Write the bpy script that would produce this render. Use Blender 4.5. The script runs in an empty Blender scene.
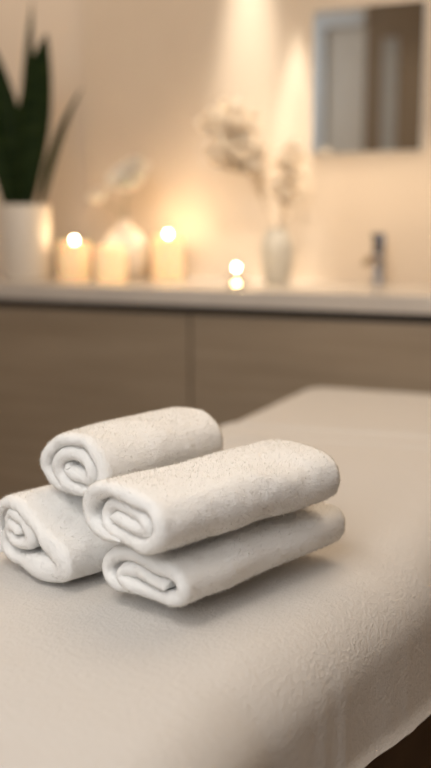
import bpy, math, random
import numpy as np
from mathutils import Vector, noise

random.seed(7)
rng = np.random.default_rng(7)
scene = bpy.context.scene
C = scene.collection
PI = math.pi

# ------------------------------------------------------------------ materials
def mat(name, color, rough=0.6, metallic=0.0, **kw):
    m = bpy.data.materials.new(name)
    m.use_nodes = True
    nt = m.node_tree
    b = nt.nodes['Principled BSDF']
    b.inputs['Base Color'].default_value = (*color, 1)
    b.inputs['Roughness'].default_value = rough
    b.inputs['Metallic'].default_value = metallic
    for k, v in kw.items():
        b.inputs[k].default_value = v
    return m

def nodes(m):
    return m.node_tree.nodes, m.node_tree.links, m.node_tree.nodes['Principled BSDF']

def coords(m, kind='Object', scale=(1, 1, 1)):
    n, l, b = nodes(m)
    tc = n.new('ShaderNodeTexCoord')
    mp = n.new('ShaderNodeMapping')
    mp.inputs['Scale'].default_value = scale
    l.new(tc.outputs[kind], mp.inputs['Vector'])
    return mp.outputs['Vector']

def noise_tex(m, vec, scale, detail=4, rough=0.6):
    n, l, b = nodes(m)
    t = n.new('ShaderNodeTexNoise')
    t.inputs['Scale'].default_value = scale
    t.inputs['Detail'].default_value = detail
    t.inputs['Roughness'].default_value = rough
    l.new(vec, t.inputs['Vector'])
    return t.outputs['Fac']

def ramp(m, fac, stops):
    n, l, b = nodes(m)
    r = n.new('ShaderNodeValToRGB')
    e = r.color_ramp.elements
    e[0].position, e[0].color = stops[0][0], (*stops[0][1], 1)
    e[1].position, e[1].color = stops[-1][0], (*stops[-1][1], 1)
    for p, c in stops[1:-1]:
        x = e.new(p)
        x.color = (*c, 1)
    l.new(fac, r.inputs['Fac'])
    l.new(r.outputs['Color'], b.inputs['Base Color'])

def bump(m, height, strength, dist, prev=None):
    n, l, b = nodes(m)
    k = n.new('ShaderNodeBump')
    k.inputs['Strength'].default_value = strength
    k.inputs['Distance'].default_value = dist
    l.new(height, k.inputs['Height'])
    if prev is not None:
        l.new(prev, k.inputs['Normal'])
    l.new(k.outputs['Normal'], b.inputs['Normal'])
    return k.outputs['Normal']

def terry(name, color, small, big):
    m = mat(name, color, 0.95, **{'Sheen Weight': 0.25, 'Sheen Roughness': 0.5})
    v = coords(m)
    p = bump(m, noise_tex(m, v, 420, 3), 0.7, small)
    bump(m, noise_tex(m, v, 150, 4, .65), 0.6, big, p)
    return m

M = {}
M['towel'] = terry('towel_terry', (.95, .94, .92), .0012, .0012)
M['pile'] = mat('towel_pile', (.95, .94, .92), .95)
M['sheet'] = terry('sheet_terry', (.69, .655, .615), .0015, .004)

m = M['wall'] = mat('wall_paint', (.72, .60, .47), 0.85)
v = coords(m); f = noise_tex(m, v, 3, 5)
ramp(m, f, [(.3, (.655, .55, .44)), (.7, (.69, .585, .47))])
bump(m, noise_tex(m, v, 60, 3), .1, .001)
m = M['alcove'] = mat('alcove_lit_wall', (.75, .645, .535), 0.85)  # wall colour made lighter in place of stronger light on this section
bump(m, noise_tex(m, coords(m), 60, 3), .1, .001)
m = M['ceiling'] = mat('ceiling_paint', (.8, .74, .65), 0.9)
bump(m, noise_tex(m, coords(m), 60, 3), .1, .001)

def wood(name, dark, light, rough, scale):
    m = mat(name, light, rough)
    v = coords(m, 'Object', scale)
    f = noise_tex(m, v, 1.0, 6, .6)
    ramp(m, f, [(.3, dark), (.5, tuple((a + b) / 2 for a, b in zip(dark, light))), (.7, light)])
    bump(m, f, .1, .001)
    return m
M['cabinet'] = wood('cabinet_wood', (.29, .225, .155), (.38, .30, .215), .5, (2.2, 30, 42))
M['floor'] = wood('floor_wood', (.10, .065, .04), (.15, .10, .065), .45, (30, 2.5, 30))
M['carcass'] = wood('carcass_dark', (.035, .027, .02), (.05, .038, .028), .6, (2, 30, 30))
M['darkwood'] = wood('corridor_wood', (.22, .155, .09), (.27, .19, .115), .6, (25, 25, 2))
m = M['counter'] = mat('worktop_stone', (.74, .66, .575), .22)
ramp(m, noise_tex(m, coords(m), 5, 6), [(.35, (.60, .55, .50)), (.7, (.67, .615, .555))])
M['door'] = mat('door_paint', (.66, .61, .53), .5)
bump(M['door'], noise_tex(M['door'], coords(M['door']), 80, 3), .1, .0005)
M['casing'] = mat('casing_paint', (.72, .76, .78), .45)
bump(M['casing'], noise_tex(M['casing'], coords(M['casing']), 80, 3), .1, .0005)
M['curtain'] = mat('curtain_cloth', (.42, .40, .36), .9)
bump(M['curtain'], noise_tex(M['curtain'], coords(M['curtain']), 200, 3), .2, .001)
M['mirror'] = mat('mirror_glass', (.86, .87, .87), .02, 1.0)
M['chrome'] = mat('chrome', (.55, .56, .6), .18, 1.0)
M['gunmetal'] = mat('gunmetal', (.20, .20, .215), .25, 1.0)
M['bronze'] = mat('bronze', (.30, .23, .16), .3, 1.0)
m = M['pot'] = mat('pot_ceramic', (.80, .74, .66), .45)
bump(m, noise_tex(m, coords(m), 40, 3), .15, .001)
m = M['soil'] = mat('soil', (.05, .035, .022), .95)
bump(m, noise_tex(m, coords(m), 120, 5), .8, .006)
m = M['leaf'] = mat('snake_plant_leaf', (.03, .07, .02), .6, **{'Specular IOR Level': .1})
v = coords(m, 'Object', (4, 4, 22))
ramp(m, noise_tex(m, v, 2.2, 4), [(.3, (.006, .014, .004)), (.55, (.014, .028, .007)), (.75, (.032, .048, .012))])
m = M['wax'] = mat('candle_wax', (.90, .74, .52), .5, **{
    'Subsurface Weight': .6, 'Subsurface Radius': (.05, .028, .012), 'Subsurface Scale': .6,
    'Emission Color': (1.0, .58, .25, 1), 'Emission Strength': .5})  # even emission stands in for flame light soaking through the wax
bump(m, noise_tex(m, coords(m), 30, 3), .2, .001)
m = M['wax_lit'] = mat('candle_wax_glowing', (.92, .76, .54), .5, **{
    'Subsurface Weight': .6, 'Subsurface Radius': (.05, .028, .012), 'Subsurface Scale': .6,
    'Emission Color': (1.0, .6, .26, 1), 'Emission Strength': .62})  # same wax, stronger emission in place of light from a sunken flame
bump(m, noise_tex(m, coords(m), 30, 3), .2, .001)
M['wick'] = mat('wick', (.02, .015, .01), .9)
M['flame'] = mat('flame', (1, .8, .5), .5, **{'Emission Color': (1, .80, .50, 1), 'Emission Strength': 90})
M['flame_glint'] = mat('flame_glint_dome', (1, .85, .5), .3, **{'Emission Color': (1, .78, .36, 1), 'Emission Strength': 110})  # strong emission stands in for the flame's reflection
M['glass'] = mat('clear_glass', (1, .97, .93), .03, **{'Transmission Weight': 1.0, 'IOR': 1.45})
m = M['white_ceramic'] = mat('white_ceramic', (.86, .79, .71), .5)
bump(m, noise_tex(m, coords(m), 25, 3), .1, .001)
m = M['grey_ceramic'] = mat('grey_ceramic', (.40, .385, .335), .4)
ramp(m, noise_tex(m, coords(m), 30, 5), [(.3, (.52, .495, .44)), (.7, (.60, .575, .52))])
m = M['petal'] = mat('white_petal', (.96, .93, .87), .7, **{'Subsurface Weight': .2, 'Subsurface Radius': (.02, .012, .008)})
m = M['dried'] = mat('dried_floret', (.62, .47, .33), .8)
ramp(m, noise_tex(m, coords(m), 45, 2), [(.35, (.88, .72, .55)), (.44, (.97, .88, .75)), (.54, (.99, .96, .90))])
M['stem'] = mat('dried_stem', (.50, .38, .25), .8)
M['greenstem'] = mat('green_stem', (.20, .20, .09), .7)
M['vinyl'] = mat('cream_vinyl', (.55, .49, .42), .5)
bump(M['vinyl'], noise_tex(M['vinyl'], coords(M['vinyl']), 150, 3), .2, .0008)
M['tablewood'] = wood('table_beech', (.33, .21, .11), (.42, .28, .16), .5, (30, 30, 3))

def translucent(m, fac, tint):
    n, l, b = nodes(m)
    out = n['Material Output']
    t = n.new('ShaderNodeBsdfTranslucent')
    t.inputs['Color'].default_value = (*tint, 1)
    x = n.new('ShaderNodeMixShader')
    x.inputs['Fac'].default_value = fac
    l.new(b.outputs['BSDF'], x.inputs[1]); l.new(t.outputs['BSDF'], x.inputs[2])
    l.new(x.outputs['Shader'], out.inputs['Surface'])
translucent(M['pile'], .55, (.95, .94, .92))
noise_tex(M['pile'], coords(M['pile']), 200, 2)
translucent(M['petal'], .35, (.97, .90, .78))
translucent(M['dried'], .5, (.99, .92, .82))

# ------------------------------------------------------------------ mesh helpers
class MB:
    """collects pieces of one mesh"""
    def __init__(s):
        s.v, s.f = [], []
    def add(s, verts, faces):
        k = len(s.v)
        s.v += [tuple(map(float, p)) for p in verts]
        s.f += [tuple(i + k for i in q) for q in faces]
        return s
    def grid(s, P, cu=False, cv=False):
        nu, nv = P.shape[:2]
        fs = []
        for i in range(nu if cu else nu - 1):
            for j in range(nv if cv else nv - 1):
                a, b = (i + 1) % nu, (j + 1) % nv
                fs.append((i * nv + j, a * nv + j, a * nv + b, i * nv + b))
        return s.add(P.reshape(-1, 3), fs)
    def box(s, lo, hi, bev=0.0):
        """box with chamfered edges"""
        x0, y0, z0 = lo
        x1, y1, z1 = hi
        if bev <= 0:
            vs = [(x, y, z) for x in (x0, x1) for y in (y0, y1) for z in (z0, z1)]
            return s.add(vs, [(0, 1, 3, 2), (4, 6, 7, 5), (0, 4, 5, 1), (2, 3, 7, 6), (0, 2, 6, 4), (1, 5, 7, 3)])
        import bmesh
        bm = bmesh.new()
        bmesh.ops.create_cube(bm, size=1)
        for q in bm.verts:
            q.co = Vector(((x0 + x1) / 2 + q.co.x * (x1 - x0), (y0 + y1) / 2 + q.co.y * (y1 - y0), (z0 + z1) / 2 + q.co.z * (z1 - z0)))
        bmesh.ops.bevel(bm, geom=bm.edges[:], offset=bev, segments=2, affect='EDGES', profile=.6)
        bm.verts.index_update()
        s.add([q.co for q in bm.verts], [[q.index for q in fc.verts] for fc in bm.faces])
        bm.free()
        return s
    def lathe(s, prof, n=40, c=(0, 0, 0)):
        """prof: (radius, z) list, closed at ends when radius is 0"""
        a = np.linspace(0, 2 * PI, n, endpoint=False)
        P = np.array([[(c[0] + r * math.cos(t), c[1] + r * math.sin(t), c[2] + z) for t in a] for r, z in prof])
        return s.grid(P, cv=True)
    def tube(s, pts, radii, n=10):
        pts = [Vector(p) for p in pts]
        if not hasattr(radii, '__len__'):
            radii = [radii] * len(pts)
        rings = []
        ref = Vector((0.31, 0.95, 0.1)).normalized()
        for i, p in enumerate(pts):
            d = (pts[min(i + 1, len(pts) - 1)] - pts[max(i - 1, 0)]).normalized()
            if abs(d.dot(ref)) > .95:
                ref = Vector((1, 0, .2)).normalized()
            u = d.cross(ref).normalized()
            w = d.cross(u).normalized()
            rings.append([p + (u * math.cos(t) + w * math.sin(t)) * radii[i] for t in [2 * PI * k / n for k in range(n)]])
        k = len(s.v)
        s.grid(np.array(rings), cv=True)
        s.f.append(tuple(k + j for j in range(n)))
        s.f.append(tuple(k + (len(pts) - 1) * n + j for j in reversed(range(n))))
        return s
    def build(s, name, material, parent=None, smooth=True, origin=None):
        me = bpy.data.meshes.new(name)
        o = origin or (0, 0, 0)
        vs = [(x - o[0], y - o[1], z - o[2]) for x, y, z in s.v] if origin else s.v
        me.from_pydata(vs, [], s.f)
        import bmesh
        bm = bmesh.new(); bm.from_mesh(me)
        bmesh.ops.recalc_face_normals(bm, faces=bm.faces[:])
        bm.to_mesh(me); bm.free()
        me.materials.append(material)
        ob = bpy.data.objects.new(name, me)
        C.objects.link(ob)
        if smooth:
            me.shade_smooth()
            me.set_sharp_from_angle(angle=math.radians(50))
        if parent is not None:
            ob.parent = parent
        elif origin:
            ob.location = origin
        return ob

def tag(o, label=None, cat=None, group=None, kind=None):
    for k, val in (('label', label), ('category', cat), ('group', group), ('kind', kind)):
        if val:
            o[k] = val
    return o

def thing(name, loc, label, cat, group=None):
    o = bpy.data.objects.new(name, None)
    o.empty_display_size = .05
    o.location = loc
    C.objects.link(o)
    return tag(o, label, cat, group)

def struct(name, mb, material, smooth=False):
    return tag(mb.build(name, material, smooth=smooth), kind='structure')

# ------------------------------------------------------------------ the room (metres; wall with the vanity is at +Y)
YW, YF, ZT = 3.14, 2.59, .90          # wall face, worktop front, worktop top
XL, XR, YB, H = -3.3, 1.9, -2.4, 2.65
struct('floor', MB().box((XL, YB, -.1), (XR, YW + .3, 0)), M['floor'])
struct('ceiling', MB().box((XL, YB, H), (XR, YW + .3, H + .1)), M['ceiling'])
wb = MB().box((-1.921, YW, 0), (XR, YW + .3, H))
struct('wall_back', wb, M['wall'])
struct('wall_alcove', MB().box((XL, YW + .03, 0), (-1.921, YW + .3, H)), M['alcove'])
struct('wall_left', MB().box((XL - .1, YB, 0), (XL, YW + .3, H)), M['wall'])
struct('wall_right', MB().box((XR, YB, 0), (XR + .1, YW + .3, H)), M['wall'])
struct('wall_front', MB().box((XL, YB - .1, 0), (XR, YB, H)), M['darkwood'])
# partition with a doorway behind the camera, seen in the mirror
YP = -.3
struct('wall_partition', MB().box((XL, YP - .1, 0), (-2.16, YP, H)).box((-2.16, YP - .1, 2.40), (-1.82, YP, H)), M['wall'])
struct('wall_panelled', MB().box((-1.82, YP - .1, 0), (-1.1, YP, H)), M['darkwood'])
struct('trim_1', MB().box((-2.24, YP, 0), (-2.10, YP + .025, 2.40), .004).box((-2.24, YP, 2.40), (-1.83, YP + .025, 2.48), .004), M['casing'])
struct('trim_2', MB().box((-1.70, YP, 0), (-1.60, YP + .02, 2.3), .004), M['curtain'])
dr = tag(MB().box((-2.10, YP - .07, .01), (-1.82, YP - .03, 2.39), .003).build('door_1', M['door'], smooth=False), kind='structure')
MB().tube([(-1.865, YP - .03, 1.0), (-1.865, YP + .01, 1.0), (-1.965, YP + .012, 1.0)], .009).build('door_handle', M['chrome'], dr)

# ------------------------------------------------------------------ vanity
def cabinet(x0, x1, label):
    t = thing('vanity_cabinet', ((x0 + x1) / 2, YF + .3, 0), label, 'cabinet', 'wood front vanity units')
    ox, oy = (x0 + x1) / 2, YF + .3
    def loc(mb, name, mt):
        return mb.build(name, mt, t, smooth=False) if not mb.v else _loc(mb, name, mt)
    def _loc(mb, name, mt):
        mb.v = [(x - ox, y - oy, z) for x, y, z in mb.v]
        return mb.build(name, mt, t, smooth=False)
    loc(MB().box((x0 + .001, YF + .045, .08), (x1 - .001, YW - .004, .848)), 'carcass', M['carcass'])
    loc(MB().box((x0 + .001, YF + .08, .0), (x1 - .001, YF + .10, .08)), 'plinth', M['carcass'])
    loc(MB().box((x0 + .0035, YF + .02, .09), (x1 - .0035, YF + .042, .822), .002), 'door', M['cabinet'])
    return t
cabinet(-2.545, -1.245, 'taupe wood vanity cabinet under the snake plant and pillar candles, left of the seam')
cabinet(-1.245, .055, 'taupe wood vanity cabinet under the faucet, right of the seam')
t = MB().box((-2.56, YF, .851), (.07, YW - .002, ZT), .004).build('vanity_worktop', M['counter'], smooth=False)
tag(t, 'long pale stone worktop running along the wall over the wood vanity', 'worktop')

# mirror
t = thing('wall_mirror', (-.864, YW, 1.32), 'rectangular wall mirror hung above the faucet, reflecting a doorway', 'mirror')
MB().box((-.178, -.022, 0), (.178, -.018, .447)).build('mirror_glass', M['mirror'], t, smooth=False)
MB().box((-.181, -.0175, -.003), (.181, -.001, .450), .002).build('mirror_back', M['casing'], t, smooth=False)

# faucet
t = thing('faucet', (-.788, 3.04, ZT + .0005), 'chrome single-lever basin faucet standing on the worktop under the mirror', 'faucet')
t.scale = (1.25, 1.25, 1.04)
MB().lathe([(0, 0), (.026, 0), (.026, .005), (.018, .009), (.0165, .012), (.0165, .088), (.0150, .094), (0, .094)], 28).build('body', M['chrome'], t)
MB().tube([(0, -.01, .078), (0, -.05, .08), (0, -.10, .078), (0, -.118, .074), (0, -.124, .066)], [.0115, .0115, .011, .0105, .010], 14).build('spout', M['bronze'], t)
MB().box((-.0135, -.012, .094), (.0135, .012, .148), .004).box((-.0145, -.034, .146), (.0145, .012, .156), .003).build('lever', M['gunmetal'], t)

# ------------------------------------------------------------------ candles
def flame_mb(h, r):
    prof = [(0, 0)] + [(r * math.sin(PI * (k / 9) ** .75) ** .9 if 0 < k < 9 else 0, h * k / 9) for k in range(1, 10)]
    return MB().lathe(prof, 14)

def pillar(x, y, r, h, label, wax, flame, power, wick_drop=.012):
    t = thing('pillar_candle', (x, y, ZT + .0005), label, 'candle', 'pillar candles by the plant pot')
    ri = r * .8
    MB().lathe([(0, 0), (r - .004, 0), (r, .004), (r * 1.005, h * .5), (r, h - .008), (r - .003, h - .002), (r - .007, h), (ri, h - .004),
                (ri * .8, h - wick_drop), (ri * .3, h - wick_drop - .002), (0, h - wick_drop - .002)], 44).build('wax', wax, t)
    MB().tube([(0, 0, h - wick_drop - .004), (.001, 0, h - wick_drop + .006), (.003, 0, h - wick_drop + .013)], .0012, 8).build('wick', M['wick'], t)
    if flame:
        fo = flame_mb(.018, .0065).build('flame', M['flame'], t)
        fo.location = (.002, 0, h - wick_drop + .010)
    L = bpy.data.lights.new('candle_light', 'POINT')
    L.energy, L.color, L.shadow_soft_size = power, (1, .71, .42), .012
    lo = bpy.data.objects.new('candle_light', L)
    C.objects.link(lo)
    lo.location = (x, y, ZT + h + .03)
    return t
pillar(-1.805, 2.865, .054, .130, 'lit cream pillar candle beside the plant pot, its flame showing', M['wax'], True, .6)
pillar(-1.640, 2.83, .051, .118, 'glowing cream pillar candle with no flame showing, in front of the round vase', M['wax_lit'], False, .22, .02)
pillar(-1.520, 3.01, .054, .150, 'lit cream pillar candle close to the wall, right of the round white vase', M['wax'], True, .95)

# votive
VX, VY = -1.140, 2.715
t = MB().lathe([(0, 0), (.024, 0), (.028, .003), (.0295, .022), (.031, .040), (.0316, .042), (.0300, .0425), (.0282, .040), (.0268, .022), (.0255, .008), (.022, .005), (0, .005)], 36
               ).build('votive_glass', M['glass'], origin=None)
t.location = (VX, VY, ZT + .0005)
tag(t, 'small clear glass votive cup near the worktop front, left of the grey vase', 'candle holder')
t = thing('tealight', (VX, VY, ZT + .0062), 'tiny lit tealight burning inside the clear glass votive cup', 'candle')
MB().lathe([(0, 0), (.0185, 0), (.019, .001), (.019, .004), (.0182, .0045), (.0175, .003), (0, .003)], 28).build('cup', M['chrome'], t)
MB().lathe([(0, .0031), (.0075, .0032), (.0078, .0075), (.0055, .0105), (0, .0115)], 20).build('flame_glint_dome', M['flame_glint'], t)  # small emissive dome where the flame's reflected spot would be
MB().tube([(0, 0, .009), (.0005, 0, .050)], .0008, 8).build('wick', M['wick'], t)
fo = flame_mb(.017, .0062).build('flame', M['flame'], t)
fo.location = (0, 0, .047)
L = bpy.data.lights.new('tealight_light', 'POINT')
L.energy, L.color, L.shadow_soft_size = .35, (1, .66, .32), .006
lo = bpy.data.objects.new('tealight_light', L); C.objects.link(lo); lo.location = (VX, VY, ZT + .085)

# ------------------------------------------------------------------ snake plant
PX, PY = -1.955, 2.80
t = thing('potted_snake_plant', (PX, PY, ZT + .0005), 'tall dark green snake plant in a white cylindrical pot at the left end', 'plant')
PH = .255
MB().lathe([(0, 0), (.074, 0), (.078, .004), (.082, PH * .5), (.0845, PH - .004), (.083, PH), (.079, PH), (.077, PH - .006), (.075, PH - .03), (0, PH - .03)], 56).build('pot', M['pot'], t)
P = np.array([[(r * math.cos(a), r * math.sin(a), PH - .029 + .006 * noise.noise(Vector((r * 60 * math.cos(a), r * 60 * math.sin(a), 1))) + .006) for a in np.linspace(0, 2 * PI, 28, endpoint=False)] for r in (0.001, .02, .04, .06, .0745)])
MB().grid(P, cv=True).build('soil', M['soil'], t)

def leaf(base, ctrl, tip, width, face, n=26, wpos=.45, twist=.3):
    """sword leaf on a quadratic curve; width profile peaks at wpos; face = yaw of the blade"""
    b, c, e = Vector(base), Vector(ctrl), Vector(tip)
    rings = []
    for i in range(n):
        s = i / (n - 1)
        p = b * (1 - s) ** 2 + c * 2 * s * (1 - s) + e * s * s
        d = ((c - b) * (1 - s) + (e - c) * s).normalized()
        a = face + twist * (s - .3)
        u = Vector((math.cos(a), math.sin(a), 0))
        u = (u - d * u.dot(d)).normalized()
        w = d.cross(u)
        prof = (.36 + .64 * math.sin(PI / 2 * min(1, s / wpos))) if s < wpos else max(0, 1 - ((s - wpos) / (1 - wpos)) ** 1.9) ** .9
        hw = width / 2 * prof + .0006
        th = .0035 * (1 - .8 * s) + .0008
        row = []
        for k in range(12):
            q = 2 * PI * k / 12
            x = math.cos(q) * hw
            fold = abs(x) / (width / 2 + 1e-6)
            row.append(p + u * x + w * (math.sin(q) * th + fold * width * .16 - .001))
        rings.append(row)
    k0 = MB()
    k0.grid(np.array(rings), cv=True)
    k0.f.append(tuple(range(12)))
    return k0
zb = PH - .034
for bs, ct, tp, wd, fc, wp, tw in [
    ((-.022, .01, zb), (-.045, .0, zb + .25), (-.095, -.02, zb + .56), .10, .3, .45, .3),
    ((.010, -.02, zb), (.035, -.02, zb + .30), (.132, -.04, zb + .575), .112, .25, .50, .4),
    ((-.008, .03, zb), (-.002, .03, zb + .36), (.022, .045, zb + .70), .05, .9, .4, .6),
    ((.058, .0, zb), (.105, .0, zb + .22), (.240, -.01, zb + .40), .031, .75, .4, .5),
    ((-.05, -.015, zb), (-.075, -.02, zb + .2), (-.16, -.03, zb + .42), .06, .6, .45, .4),
]:
    leaf(bs, ct, tp, wd, fc, wpos=wp, twist=tw).build('leaf', M['leaf'], t)

# ------------------------------------------------------------------ round vase and white flowers
def petal_grid(L, W, curl, n=6, m=5):
    P = np.zeros((n, m, 3))
    for i in range(n):
        s = i / (n - 1)
        w = W * math.sin(PI * (.12 + .83 * s)) ** .7
        for j in range(m):
            q = (j / (m - 1) - .5)
            x = q * w
            P[i, j] = (x, L * s * math.cos(curl * s), L * s * math.sin(curl * s) + 1.2 * q * q * w)
    return P

def place(P, origin, yaw, pitch):
    cy, sy, cp, sp = math.cos(yaw), math.sin(yaw), math.cos(pitch), math.sin(pitch)
    R = np.array([[cy, -sy, 0], [sy, cy, 0], [0, 0, 1]]) @ np.array([[1, 0, 0], [0, cp, -sp], [0, sp, cp]])
    return P @ R.T + np.array(origin)

def bloom(mb, o, size, layers=((9, .1, 1.0), (8, .4, .85), (7, .7, .62), (5, 1.0, .4))):
    for cnt, pitch, k in layers:
        for i in range(cnt):
            mb.grid(place(petal_grid(size * k, size * k * .85, .5), o, 2 * PI * i / cnt + pitch * 3 + random.uniform(-.15, .15), pitch + random.uniform(-.12, .12)))

BX, BY = -1.672, 2.985
t = MB().lathe([(0, 0), (.04, 0), (.052, .006), (.072, .045), (.078, .085), (.073, .125), (.055, .16), (.032, .178), (.022, .186), (.021, .198), (.024, .203),
                (.021, .204), (.018, .198), (.018, .186), (.028, .172), (.05, .154), (.066, .122), (.07, .085), (.064, .045), (.045, .012), (0, .01)], 44).build('round_vase', M['white_ceramic'])
t.location = (BX, BY, ZT + .0005)
tag(t, 'round white ceramic bulb vase behind the pillar candles', 'vase')

def flower(pts, size, label, tilt):
    o = Vector(pts[0])
    t = thing('white_flower', o, label, 'flower', 'white flowers in the round vase')
    pts = [Vector(p) - o for p in pts]
    MB().tube(pts, [.0022] * len(pts), 8).build('stem', M['greenstem'], t)
    mb = MB()
    bloom(mb, (0, 0, 0), size)
    mb.lathe([(0, -.01), (.008, -.006), (.012, 0), (.004, .006), (0, .006)], 12)
    b = mb.build('blossom', M['petal'], t)
    b.location = pts[-1]
    b.rotation_euler = tilt
    return t
flower([(BX, BY, ZT + .02), (BX + .002, BY, ZT + .20), (BX + .005, BY - .005, ZT + .27), (BX + .055, BY - .03, ZT + .322)], .095,
       'larger open white blossom, taller of the two above the round vase', (.8, -.15, 0))
flower([(BX - .008, BY - .002, ZT + .02), (BX - .008, BY - .002, ZT + .20), (BX - .03, BY - .005, ZT + .245), (BX - .088, BY - .01, ZT + .272)], .05,
       'smaller low white blossom leaning left out of the round vase', (.5, -.35, .2))

# ------------------------------------------------------------------ grey vase and dried sprays
GX, GY = -1.100, 2.955
t = MB().lathe([(0, 0), (.030, 0), (.034, .004), (.042, .05), (.0455, .09), (.0435, .122), (.034, .146), (.026, .156), (.0255, .162), (.028, .167),
                (.0255, .168), (.0225, .162), (.023, .155), (.031, .143), (.040, .12), (.042, .09), (.038, .05), (.028, .012), (0, .01)], 44).build('ovoid_vase', M['grey_ceramic'])
t.location = (GX, GY, ZT + .0005); t.scale = (1.2, 1.2, 1.06)
tag(t, 'grey green ovoid ceramic vase holding dried flower sprays', 'vase')

def spray(root, path, lobes, label, fl):
    o = Vector(root)
    t = thing('dried_flower_spray', o, label, 'dried flowers', 'dried sprays in the grey vase')
    pts = [Vector(p) for p in path]
    st = MB().tube([p - o for p in pts], [.0022 - .0008 * i / len(pts) for i in range(len(pts))], 8)
    fm = MB()
    for (cx, cy, cz, rx, ry, rz, cnt, join) in lobes:
        j = pts[join]
        c = Vector((cx, cy, cz))
        for k in range(cnt):
            while True:
                q = Vector((random.uniform(-1, 1), random.uniform(-1, 1), random.uniform(-1, 1)))
                if .25 < q.length < 1:
                    break
            p = c + Vector((q.x * rx, q.y * ry, q.z * rz))
            mid = (j + p) / 2 + Vector((random.uniform(-.01, .01), random.uniform(-.01, .01), random.uniform(-.012, .004)))
            st.tube([j - o, mid - o, p - o], [.0009, .0007, .0005], 5)
            yaw0, sz = random.uniform(0, 6.28), fl * random.uniform(.7, 1.25)
            for i in range(4):
                fm.grid(place(petal_grid(sz, sz * .95, .6, 4, 4), p - o, yaw0 + i * PI / 2, random.uniform(.1, .9)))
    st.build('stem', M['stem'], t)
    fm.build('floret_cluster', M['dried'], t)
    return t
spray((GX - .004, GY, ZT + .02),
      [(GX - .004, GY, ZT + .02), (GX - .010, GY, ZT + .17), (GX - .05, GY - .005, ZT + .27), (GX - .095, GY - .01, ZT + .355), (GX - .14, GY - .015, ZT + .43), (GX - .165, GY - .015, ZT + .49)],
      [(GX - .165, GY - .015, ZT + .50, .100, .07, .07, 120, 4), (GX - .135, GY - .02, ZT + .415, .105, .07, .065, 120, 3), (GX - .075, GY - .01, ZT + .385, .04, .04, .05, 30, 2)],
      'large leaning spray of dried cream florets in the grey vase', .024)
spray((GX + .006, GY + .002, ZT + .02),
      [(GX + .006, GY + .002, ZT + .02), (GX + .010, GY + .002, ZT + .17), (GX + .022, GY, ZT + .245), (GX + .035, GY, ZT + .31), (GX + .05, GY, ZT + .37)],
      [(GX + .048, GY, ZT + .375, .055, .04, .06, 70, 3), (GX + .035, GY, ZT + .295, .055, .04, .04, 60, 2), (GX + .022, GY, ZT + .225, .02, .02, .025, 7, 1)],
      'small upright spray of dried florets in the grey vase', .018)

# ------------------------------------------------------------------ massage table and its terry cover
ZB = .66
bx0, bx1, by0, by1 = -.868, -.252, .30, 2.53
t = thing('massage_table', ((bx0 + bx1) / 2, 1.4, 0), 'padded massage table hidden beneath the white terry cover', 'massage table')
ox, oy = (bx0 + bx1) / 2, 1.4
MB().box((bx0 + .05 - ox, by0 + .05 - oy, ZB - .09), (bx1 - .09 - ox, by1 - .05 - oy, ZB - .03), .03).build('cushion', M['vinyl'], t)
MB().box((bx0 + .08 - ox, by0 + .08 - oy, ZB - .16), (bx1 - .11 - ox, by1 - .08 - oy, ZB - .091), .004).build('frame', M['tablewood'], t, smooth=False)
for sx in (bx0 + .12, bx1 - .145):
    for sy in (by0 + .25, by1 - .2):
        MB().box((sx - .025 - ox, sy - .03 - oy, 0), (sx + .025 - ox, sy + .03 - oy, ZB - .161), .005).build('leg', M['tablewood'], t, smooth=False)

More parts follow.
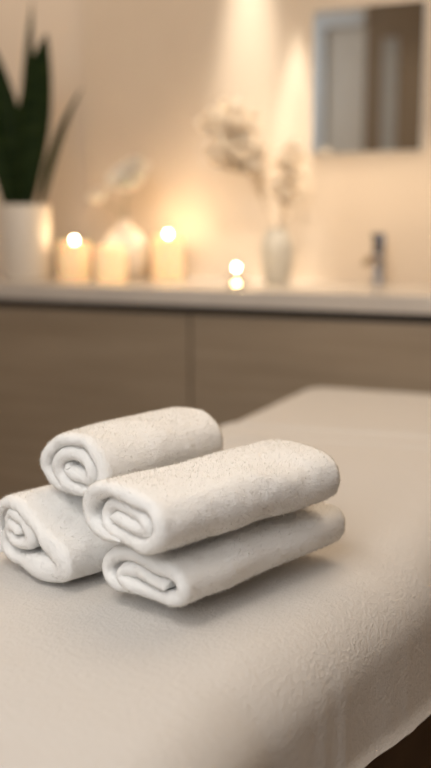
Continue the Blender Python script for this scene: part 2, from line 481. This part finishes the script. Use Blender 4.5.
R, r, DROP = .11, .078, .186
def cover():
    core = (bx0 + R, bx1 - R, by0 + R, by1 - R)
    smax = (R - r) + PI / 2 * r + (DROP - r)
    step = .0075
    us = np.arange(core[0] - smax, core[1] + smax + step, step)
    vs = np.arange(core[2] - smax, core[3] + smax + step, step)
    nv = len(vs)
    pts, keep = [], []
    for u in us:
        for v in vs:
            cx, cy = min(max(u, core[0]), core[1]), min(max(v, core[2]), core[3])
            dx, dy = u - cx, v - cy
            d = math.hypot(dx, dy)
            keep.append(d <= smax + step * .7)
            if d < 1e-9:
                nx = ny = 0.
            else:
                nx, ny = dx / d, dy / d
            d = min(d, smax)
            flat = R - r
            if d <= flat:
                o, z, k = d, 0., 0.
            elif d <= flat + PI / 2 * r:
                a = (d - flat) / r
                o, z, k = flat + r * math.sin(a), -r * (1 - math.cos(a)), .3 * a
            else:
                e = d - flat - PI / 2 * r
                o, z = R, -r - e
                k = .5 + e / .09 * .5
            # loose drape of the hanging side and hem roll
            along = cy + cx * .7
            fold = noise.noise(Vector((along * 5.5, 3.3, 0))) * .010 + noise.noise(Vector((along * 15, 9.3, 0))) * .003
            o += fold * k
            if nx > .5:
                o += k * (.0028 * math.exp(-((along - .645) / .011) ** 2) + .0026 * math.exp(-((along - .690) / .010) ** 2) + .002 * math.exp(-((along - .86) / .014) ** 2))
            hem = max(0., 1 - abs(smax - .006 - d) / .009)
            o += .008 * hem
            z += .005 * k * k * noise.noise(Vector((along * 4 + 5, 1.7, 0)))
            if nx > .5:
                z -= .10 * k * k * max(-.2, min(.2, cy - 1.05))
            a = min(1., max(0., (u - (bx0 + bx1) / 2) / .30))
            sway = .17 * max(-.26, min(.16, cy - 1.05)) * a * a * (3 - 2 * a)
            x, y = cx + sway + nx * o, cy + ny * o
            # gentle unevenness of the padded top, woven band near the far end, one wrinkle behind the towels
            w = Vector((x * 5, y * 5, 0))
            z += (.0022 * noise.noise(w) + .0012 * noise.noise(w * 4)) * (1 - .7 * min(1, k)) - .002
            q = y - .11 * (x + .5)
            for yb, hh in ((1.925, .010), (1.835, .007)):
                z += hh * math.exp(-((q - yb) / .011) ** 2) * (1 - min(1, k))
            wr = y - 1.70 - 1.07 * (x + .76)
            z += .016 * math.exp(-(wr / .020) ** 2) * math.exp(-((x + .725) / .05) ** 2)
            pts.append((x, y, ZB + z))
    fs = []
    for i in range(len(us) - 1):
        for j in range(nv - 1):
            q = (i * nv + j, (i + 1) * nv + j, (i + 1) * nv + j + 1, i * nv + j + 1)
            if all(keep[a] for a in q):
                fs.append(q)
    used = sorted({a for q in fs for a in q})
    ix = {a: k for k, a in enumerate(used)}
    return MB().add([pts[a] for a in used], [tuple(ix[a] for a in q) for q in fs])
cv = cover().build('terry_table_cover', M['sheet'])
sd = cv.modifiers.new('thickness', 'SOLIDIFY'); sd.thickness = .006; sd.offset = -1
tag(cv, 'white terry cover draped over the massage table under the rolled towels', 'table cover')

# ------------------------------------------------------------------ rolled towels
def spiral(e, r0, pitch, turns, phi0, sgn=1):
    n = int(70 * turns)
    ph = np.linspace(0, 2 * PI * turns, n)
    rr = r0 + pitch * ph / (2 * PI)
    a = phi0 + ph * sgn
    u = np.clip((ph - (ph[-1] - 1.6)) / 1.6, 0, 1)
    rr = rr - pitch * .75 * u * u * (3 - 2 * u)
    sq = np.tanh(1.8 * np.cos(a)) / math.tanh(1.8)
    grow = np.clip(ph / (2 * PI * max(turns - .6, .6)), .8, 1)
    return np.stack([rr * np.cos(a) + e * sq * grow, rr * np.sin(a)], 1)

def resample(p, step):
    d = np.r_[0, np.cumsum(np.linalg.norm(np.diff(p, axis=0), axis=1))]
    s = np.linspace(0, d[-1], int(d[-1] / step))
    return np.stack([np.interp(s, d, p[:, 0]), np.interp(s, d, p[:, 1])], 1), s

def smooth_path(p, k):
    for _ in range(k):
        p[1:-1] = (p[:-2] + 2 * p[1:-1] + p[2:]) / 4
    return p

def rolled_towel(centre, ang, tilt, length, path, t, label, seed, tail=0., fat=None):
    """strip of thickness t swept along a 2-D roll path, length along the axis; bullnosed edges; loops of pile as tiny blades"""
    p, s = resample(path, .0028)
    p = smooth_path(p, 3)
    tg = np.gradient(p, axis=0); tg /= np.linalg.norm(tg, axis=1)[:, None]
    nm = np.stack([tg[:, 1], -tg[:, 0]], 1)
    S = s[-1]
    # thickness tapers round at both ends of the strip
    e0 = np.clip(s / (t * .6), 0, 1); e1 = np.clip((S - s) / (t * 2.6), 0, 1)
    th = t / 2 * np.sqrt(np.clip(1 - (1 - e0) ** 2, 0.02, 1)) * np.sqrt(np.clip(1 - (1 - e1) ** 2, 0.02, 1))
    if fat:
        g = np.clip((p[:, 0] - fat[0]) / (fat[1] - fat[0]), 0, 1)
        g = g * np.clip((.066 - p[:, 1]) / .03, 0, 1)
        th = th * (1 + fat[2] * g * g * (3 - 2 * g))
    # cross profile (axis position, offset factor)
    ny, nc = 60, 6
    prof = []
    rb = t * .62
    for k in range(ny + 1):
        prof.append((rb + (length - 2 * rb) * k / ny, 1.))
    for k in range(1, nc * 2):
        a = PI * k / (nc * 2)
        prof.append((length - rb + rb * math.sin(a), math.cos(a)))
    for k in range(ny + 1):
        prof.append((length - rb - (length - 2 * rb) * k / ny, -1.))
    for k in range(1, nc * 2):
        a = PI * k / (nc * 2)
        prof.append((rb - rb * math.sin(a), -math.cos(a)))
    prof = np.array(prof)
    so = seed * 13.7
    V = np.zeros((len(p), len(prof), 3))
    for i in range(len(p)):
        u = s[i] / S
        w0 = noise.noise(Vector((s[i] * 28, so, 0))) * .005 + noise.noise(Vector((s[i] * 9, so, 4))) * .006
        w1 = noise.noise(Vector((s[i] * 22, so, 9))) * .006 + tail * (1 - u)
        f = prof[:, 0] / length
        V[i, :, 1] = prof[:, 0] + (1 - f) * w0 + f * w1
        V[i, :, 0] = p[i, 0] + nm[i, 0] * th[i] * prof[:, 1]
        V[i, :, 2] = p[i, 1] + nm[i, 1] * th[i] * prof[:, 1]
    Q = V.reshape(-1, 3)
    for q in Q:
        a = Vector((q[0] * 24 + so, q[1] * 17, q[2] * 24))
        n1 = noise.noise_vector(a)
        n2 = noise.noise_vector(a * 3.6)
        q += np.array((n1.x * .0034 + n2.x * .0007, n2.y * .0012, n1.z * .0034 + n2.z * .0007))
    mb = MB().grid(V, cv=True)
    nf = len(prof)
    mb.f.append(tuple(range(nf)))
    mb.f.append(tuple((len(p) - 1) * nf + j for j in reversed(range(nf))))
    # pile fuzz
    q = np.array(mb.f[:-2])
    A, B, D = Q[q[:, 0]], Q[q[:, 1]], Q[q[:, 3]]
    fn = np.cross(B - A, D - A)
    ar = np.linalg.norm(fn, axis=1)
    fn /= ar[:, None] + 1e-12
    top = (q[:, 1] % nf) < ny - 2
    sign = 1. if np.mean(np.sum(fn * np.stack([nm[q[:, 0] // nf, 0], 0 * ar, nm[q[:, 0] // nf, 1]], 1), 1)[top]) > 0 else -1.
    # outward check: the profile's outer face should point along +nm
    k = np.clip(ar / ar.sum(), 0, None)
    # favour what shows: the ends of the roll and its outermost turn
    mid = (A + Q[q[:, 2]]) / 2
    cen = (p.max(0) + p.min(0)) / 2
    wind = np.unwrap(np.arctan2(p[:, 1] - cen[1], p[:, 0] - cen[0]))
    outer = np.abs(wind[-1] - wind[q[:, 0] // nf]) < 2 * PI * 1.1
    outer &= top
    endz = (mid[:, 1] < .02) | (mid[:, 1] > length - .02)
    k = k * np.where(outer | endz, 1., .08); k /= k.sum()
    N = 90000
    pick = rng.choice(len(q), N, p=k)
    a, b = rng.random((N, 1)), rng.random((N, 1))
    base = A[pick] + (B[pick] - A[pick]) * a + (D[pick] - A[pick]) * b
    nn = fn[pick] * sign
    rd = rng.normal(size=(N, 3))
    rd -= nn * np.sum(rd * nn, 1)[:, None]
    rd /= np.linalg.norm(rd, axis=1)[:, None] + 1e-9
    side = np.cross(nn, rd)
    ln = rng.uniform(.0010, .0025, (N, 1))
    lift = rng.uniform(.2, .8, (N, 1))
    stray = rng.random((N, 1)) < .18
    lift = np.where(stray, 1., lift)
    ln = np.where(stray, ln * 1.5, ln)
    tipp = base + (nn * lift + rd * np.sqrt(1.05 - lift ** 2)) * ln
    wv = side * .00032
    base = base - nn * .0004
    if sign < 0:
        mb.f = [f_[::-1] for f_ in mb.f]
    tri = np.stack([base + wv, base - wv, tipp], 1).reshape(-1, 3)
    me = bpy.data.meshes.new('rolled_towel')
    import bmesh
    bm = bmesh.new()
    allv = np.concatenate([Q, tri])
    me.from_pydata(allv.tolist(), [], mb.f + [(len(Q) + 3 * i, len(Q) + 3 * i + 1, len(Q) + 3 * i + 2) for i in range(N)])
    bm.free()
    me.materials.append(M['towel'])
    me.materials.append(M['pile'])
    me.polygons.foreach_set('material_index', [0] * len(mb.f) + [1] * N)
    me.shade_smooth()
    # the pile takes the light of the cloth it grows from
    vn = np.zeros_like(Q)
    fq = q
    for c_ in range(4):
        np.add.at(vn, fq[:, c_], fn * sign * ar[:, None])
    vn /= np.linalg.norm(vn, axis=1)[:, None] + 1e-12
    bn = nn + .10 * rd
    bn /= np.linalg.norm(bn, axis=1)[:, None]
    me.normals_split_custom_set_from_vertices(np.concatenate([vn, np.repeat(bn, 3, 0)]).tolist())
    o = bpy.data.objects.new('rolled_towel', me)
    C.objects.link(o)
    o.location = centre
    # local +Y (roll axis) to heading ang (from +X), tilted
    o.rotation_euler = (tilt, 0, ang - PI / 2)
    return tag(o, label, 'towel', 'rolled towels stacked on the table')
def catmull(pts, n=14):
    p = [np.array(q, float) for q in pts]
    p = [2 * p[0] - p[1]] + p + [2 * p[-1] - p[-2]]
    out = []
    for a, b, c, d in zip(p, p[1:], p[2:], p[3:]):
        for k in range(n):
            u = k / n
            out.append(.5 * (2 * b + (c - a) * u + (2 * a - 5 * b + 4 * c - d) * u * u + (3 * b - a - 3 * c + d) * u ** 3))
    out.append(p[-2])
    return np.array(out)

def end_at(deg, turns):
    return math.radians(deg) - 2 * PI * turns
# lower right roll
rolled_towel((-.484, .893, ZB + .0390), math.radians(71), .014, .300, spiral(.039, .0005, .0174, 1.74, end_at(262, 1.74)), .0175,
             'rolled white towel lying flat on the cover, bottom right of the pile', 1)
# upper right roll
rolled_towel((-.500, .879, ZB + .1095), math.radians(66), .022, .286, spiral(.035, .0005, .0176, 2.15, end_at(265, 2.15)), .0180,
             'rolled white towel in the middle layer, resting on the bottom right roll', 2)
# top roll
rolled_towel((-.619, .972, ZB + .1335), math.radians(74), .010, .215, spiral(.017, .001, .0175, 2.38, end_at(262, 2.38)), .0180,
             'topmost rolled white towel of the pile, perched on the two rolls below', 3, tail=.018)
# left roll: tight coil with a loose outer layer leaving a gap
cl = spiral(.006, .001, .0165, 1.62, end_at(190, 1.62))
cl[:, 1] += .051
loose = catmull([cl[-1], (-.030, .032), (-.018, .0165), (.01, .0115), (.040, .0145), (.066, .0175), (.085, .023), (.089, .034), (.079, .043), (.058, .056), (.033, .0725),
                 (.008, .0855), (-.02, .0865), (-.040, .074), (-.049, .053), (-.047, .032), (-.037, .014)])
rolled_towel((-.692, .946, ZB + .0055), math.radians(70), 0, .275, np.concatenate([cl, loose[1:]]) * np.array([1.02, .945]), .0168,
             'loosely rolled white towel with a gap under its outer layer, left of the pile', 4, fat=(.0, .06, .9))

# ------------------------------------------------------------------ lights
def area(name, loc, target, size, power, color, sy=None):
    L = bpy.data.lights.new(name, 'AREA')
    L.energy, L.color, L.size = power, color, size
    if sy:
        L.shape = 'RECTANGLE'; L.size_y = sy
    o = bpy.data.objects.new(name, L); C.objects.link(o)
    o.location = loc
    o.rotation_euler = (Vector(target) - Vector(loc)).to_track_quat('-Z', 'Y').to_euler()
    return o
def spot(name, loc, target, power, color, angle, blend, soft):
    L = bpy.data.lights.new(name, 'SPOT')
    L.energy, L.color, L.spot_size, L.spot_blend, L.shadow_soft_size = power, color, angle, blend, soft
    o = bpy.data.objects.new(name, L); C.objects.link(o)
    o.location = loc
    o.rotation_euler = (Vector(target) - Vector(loc)).to_track_quat('-Z', 'Y').to_euler()
    return o
WARM = (1, .74, .46)
spot('wall_washer', (-1.275, YW - .12, 2.5), (-1.275, YW - .01, 1.2), 230, (1, .91, .77), math.radians(21), 1.0, .03)
spot('wall_washer', (-1.105, YW - .09, 2.05), (-1.105, YW - .005, 1.25), 80, (1, .91, .77), math.radians(17), .8, .015)
spot('spray_top_fill', (-1.2, 2.68, 2.6), (-1.22, 2.93, 1.3), 50, (1, .86, .68), math.radians(40), .9, .05)  # added from above to brighten the dried sprays, no fixture there
spot('spray_front_fill', (-.75, 1.5, 2.5), (-1.19, 2.95, 1.32), 70, (1, .88, .72), math.radians(19), .9, .05)  # added from the camera side to lift the florets, no fixture there
area('ceiling_glow', (-.45, 1.95, 2.6), (-.5, 1.95, 0), 1.5, 25, (1, .79, .57))
area('mirror_glow', (-.75, 2.9, 1.30), (-.75, 3.12, .8), .5, 1.1, (1, .79, .56), .05)
area('key_light', (-.72, .0, 2.5), (-.6, 1.0, .7), .9, 24, (1, .96, .91))
area('camera_side_fill', (-.35, -1.5, 2.1), (-.55, 1.2, .8), 1.4, 44, (.96, .98, 1.0))  # added cool fill behind the camera for the towel fronts, no window
area('door_fill', (-2.6, 1.0, 2.2), (-2.1, -.3, 1.8), .5, 9, (.88, .94, 1.0))  # added unseen fill, brightens the door and casing in the mirror
area('alcove_fill', (-2.3, 2.4, 2.5), (-2.2, 3.1, 1.4), .4, 6, (1, .84, .68))  # added unseen fill to brighten the left wall section
w = bpy.data.worlds.new('world'); scene.world = w
w.use_nodes = True
w.node_tree.nodes['Background'].inputs['Color'].default_value = (1, .86, .7, 1)
w.node_tree.nodes['Background'].inputs['Strength'].default_value = .1

# ------------------------------------------------------------------ camera
cd = bpy.data.cameras.new('camera')
cd.sensor_fit = 'VERTICAL'; cd.sensor_height = 36; cd.sensor_width = 36 * 431 / 768
cd.lens = 971 / 768 * 36
cd.clip_start = .05
cd.dof.use_dof = True
cd.dof.focus_distance = 1.13
cd.dof.aperture_fstop = 1.9
co = bpy.data.objects.new('camera', cd); C.objects.link(co)
co.location = (0, 0, 1.084)
co.rotation_euler = (PI / 2 - math.atan((384 - 226) / 971), 0, math.radians(24))
scene.camera = co
scene.view_settings.view_transform = 'Standard'
scene.view_settings.look = 'None'
scene.view_settings.exposure = -.48
scene.cycles.use_denoising = True
scene.cycles.max_bounces = 8
scene.cycles.sample_clamp_indirect = 25
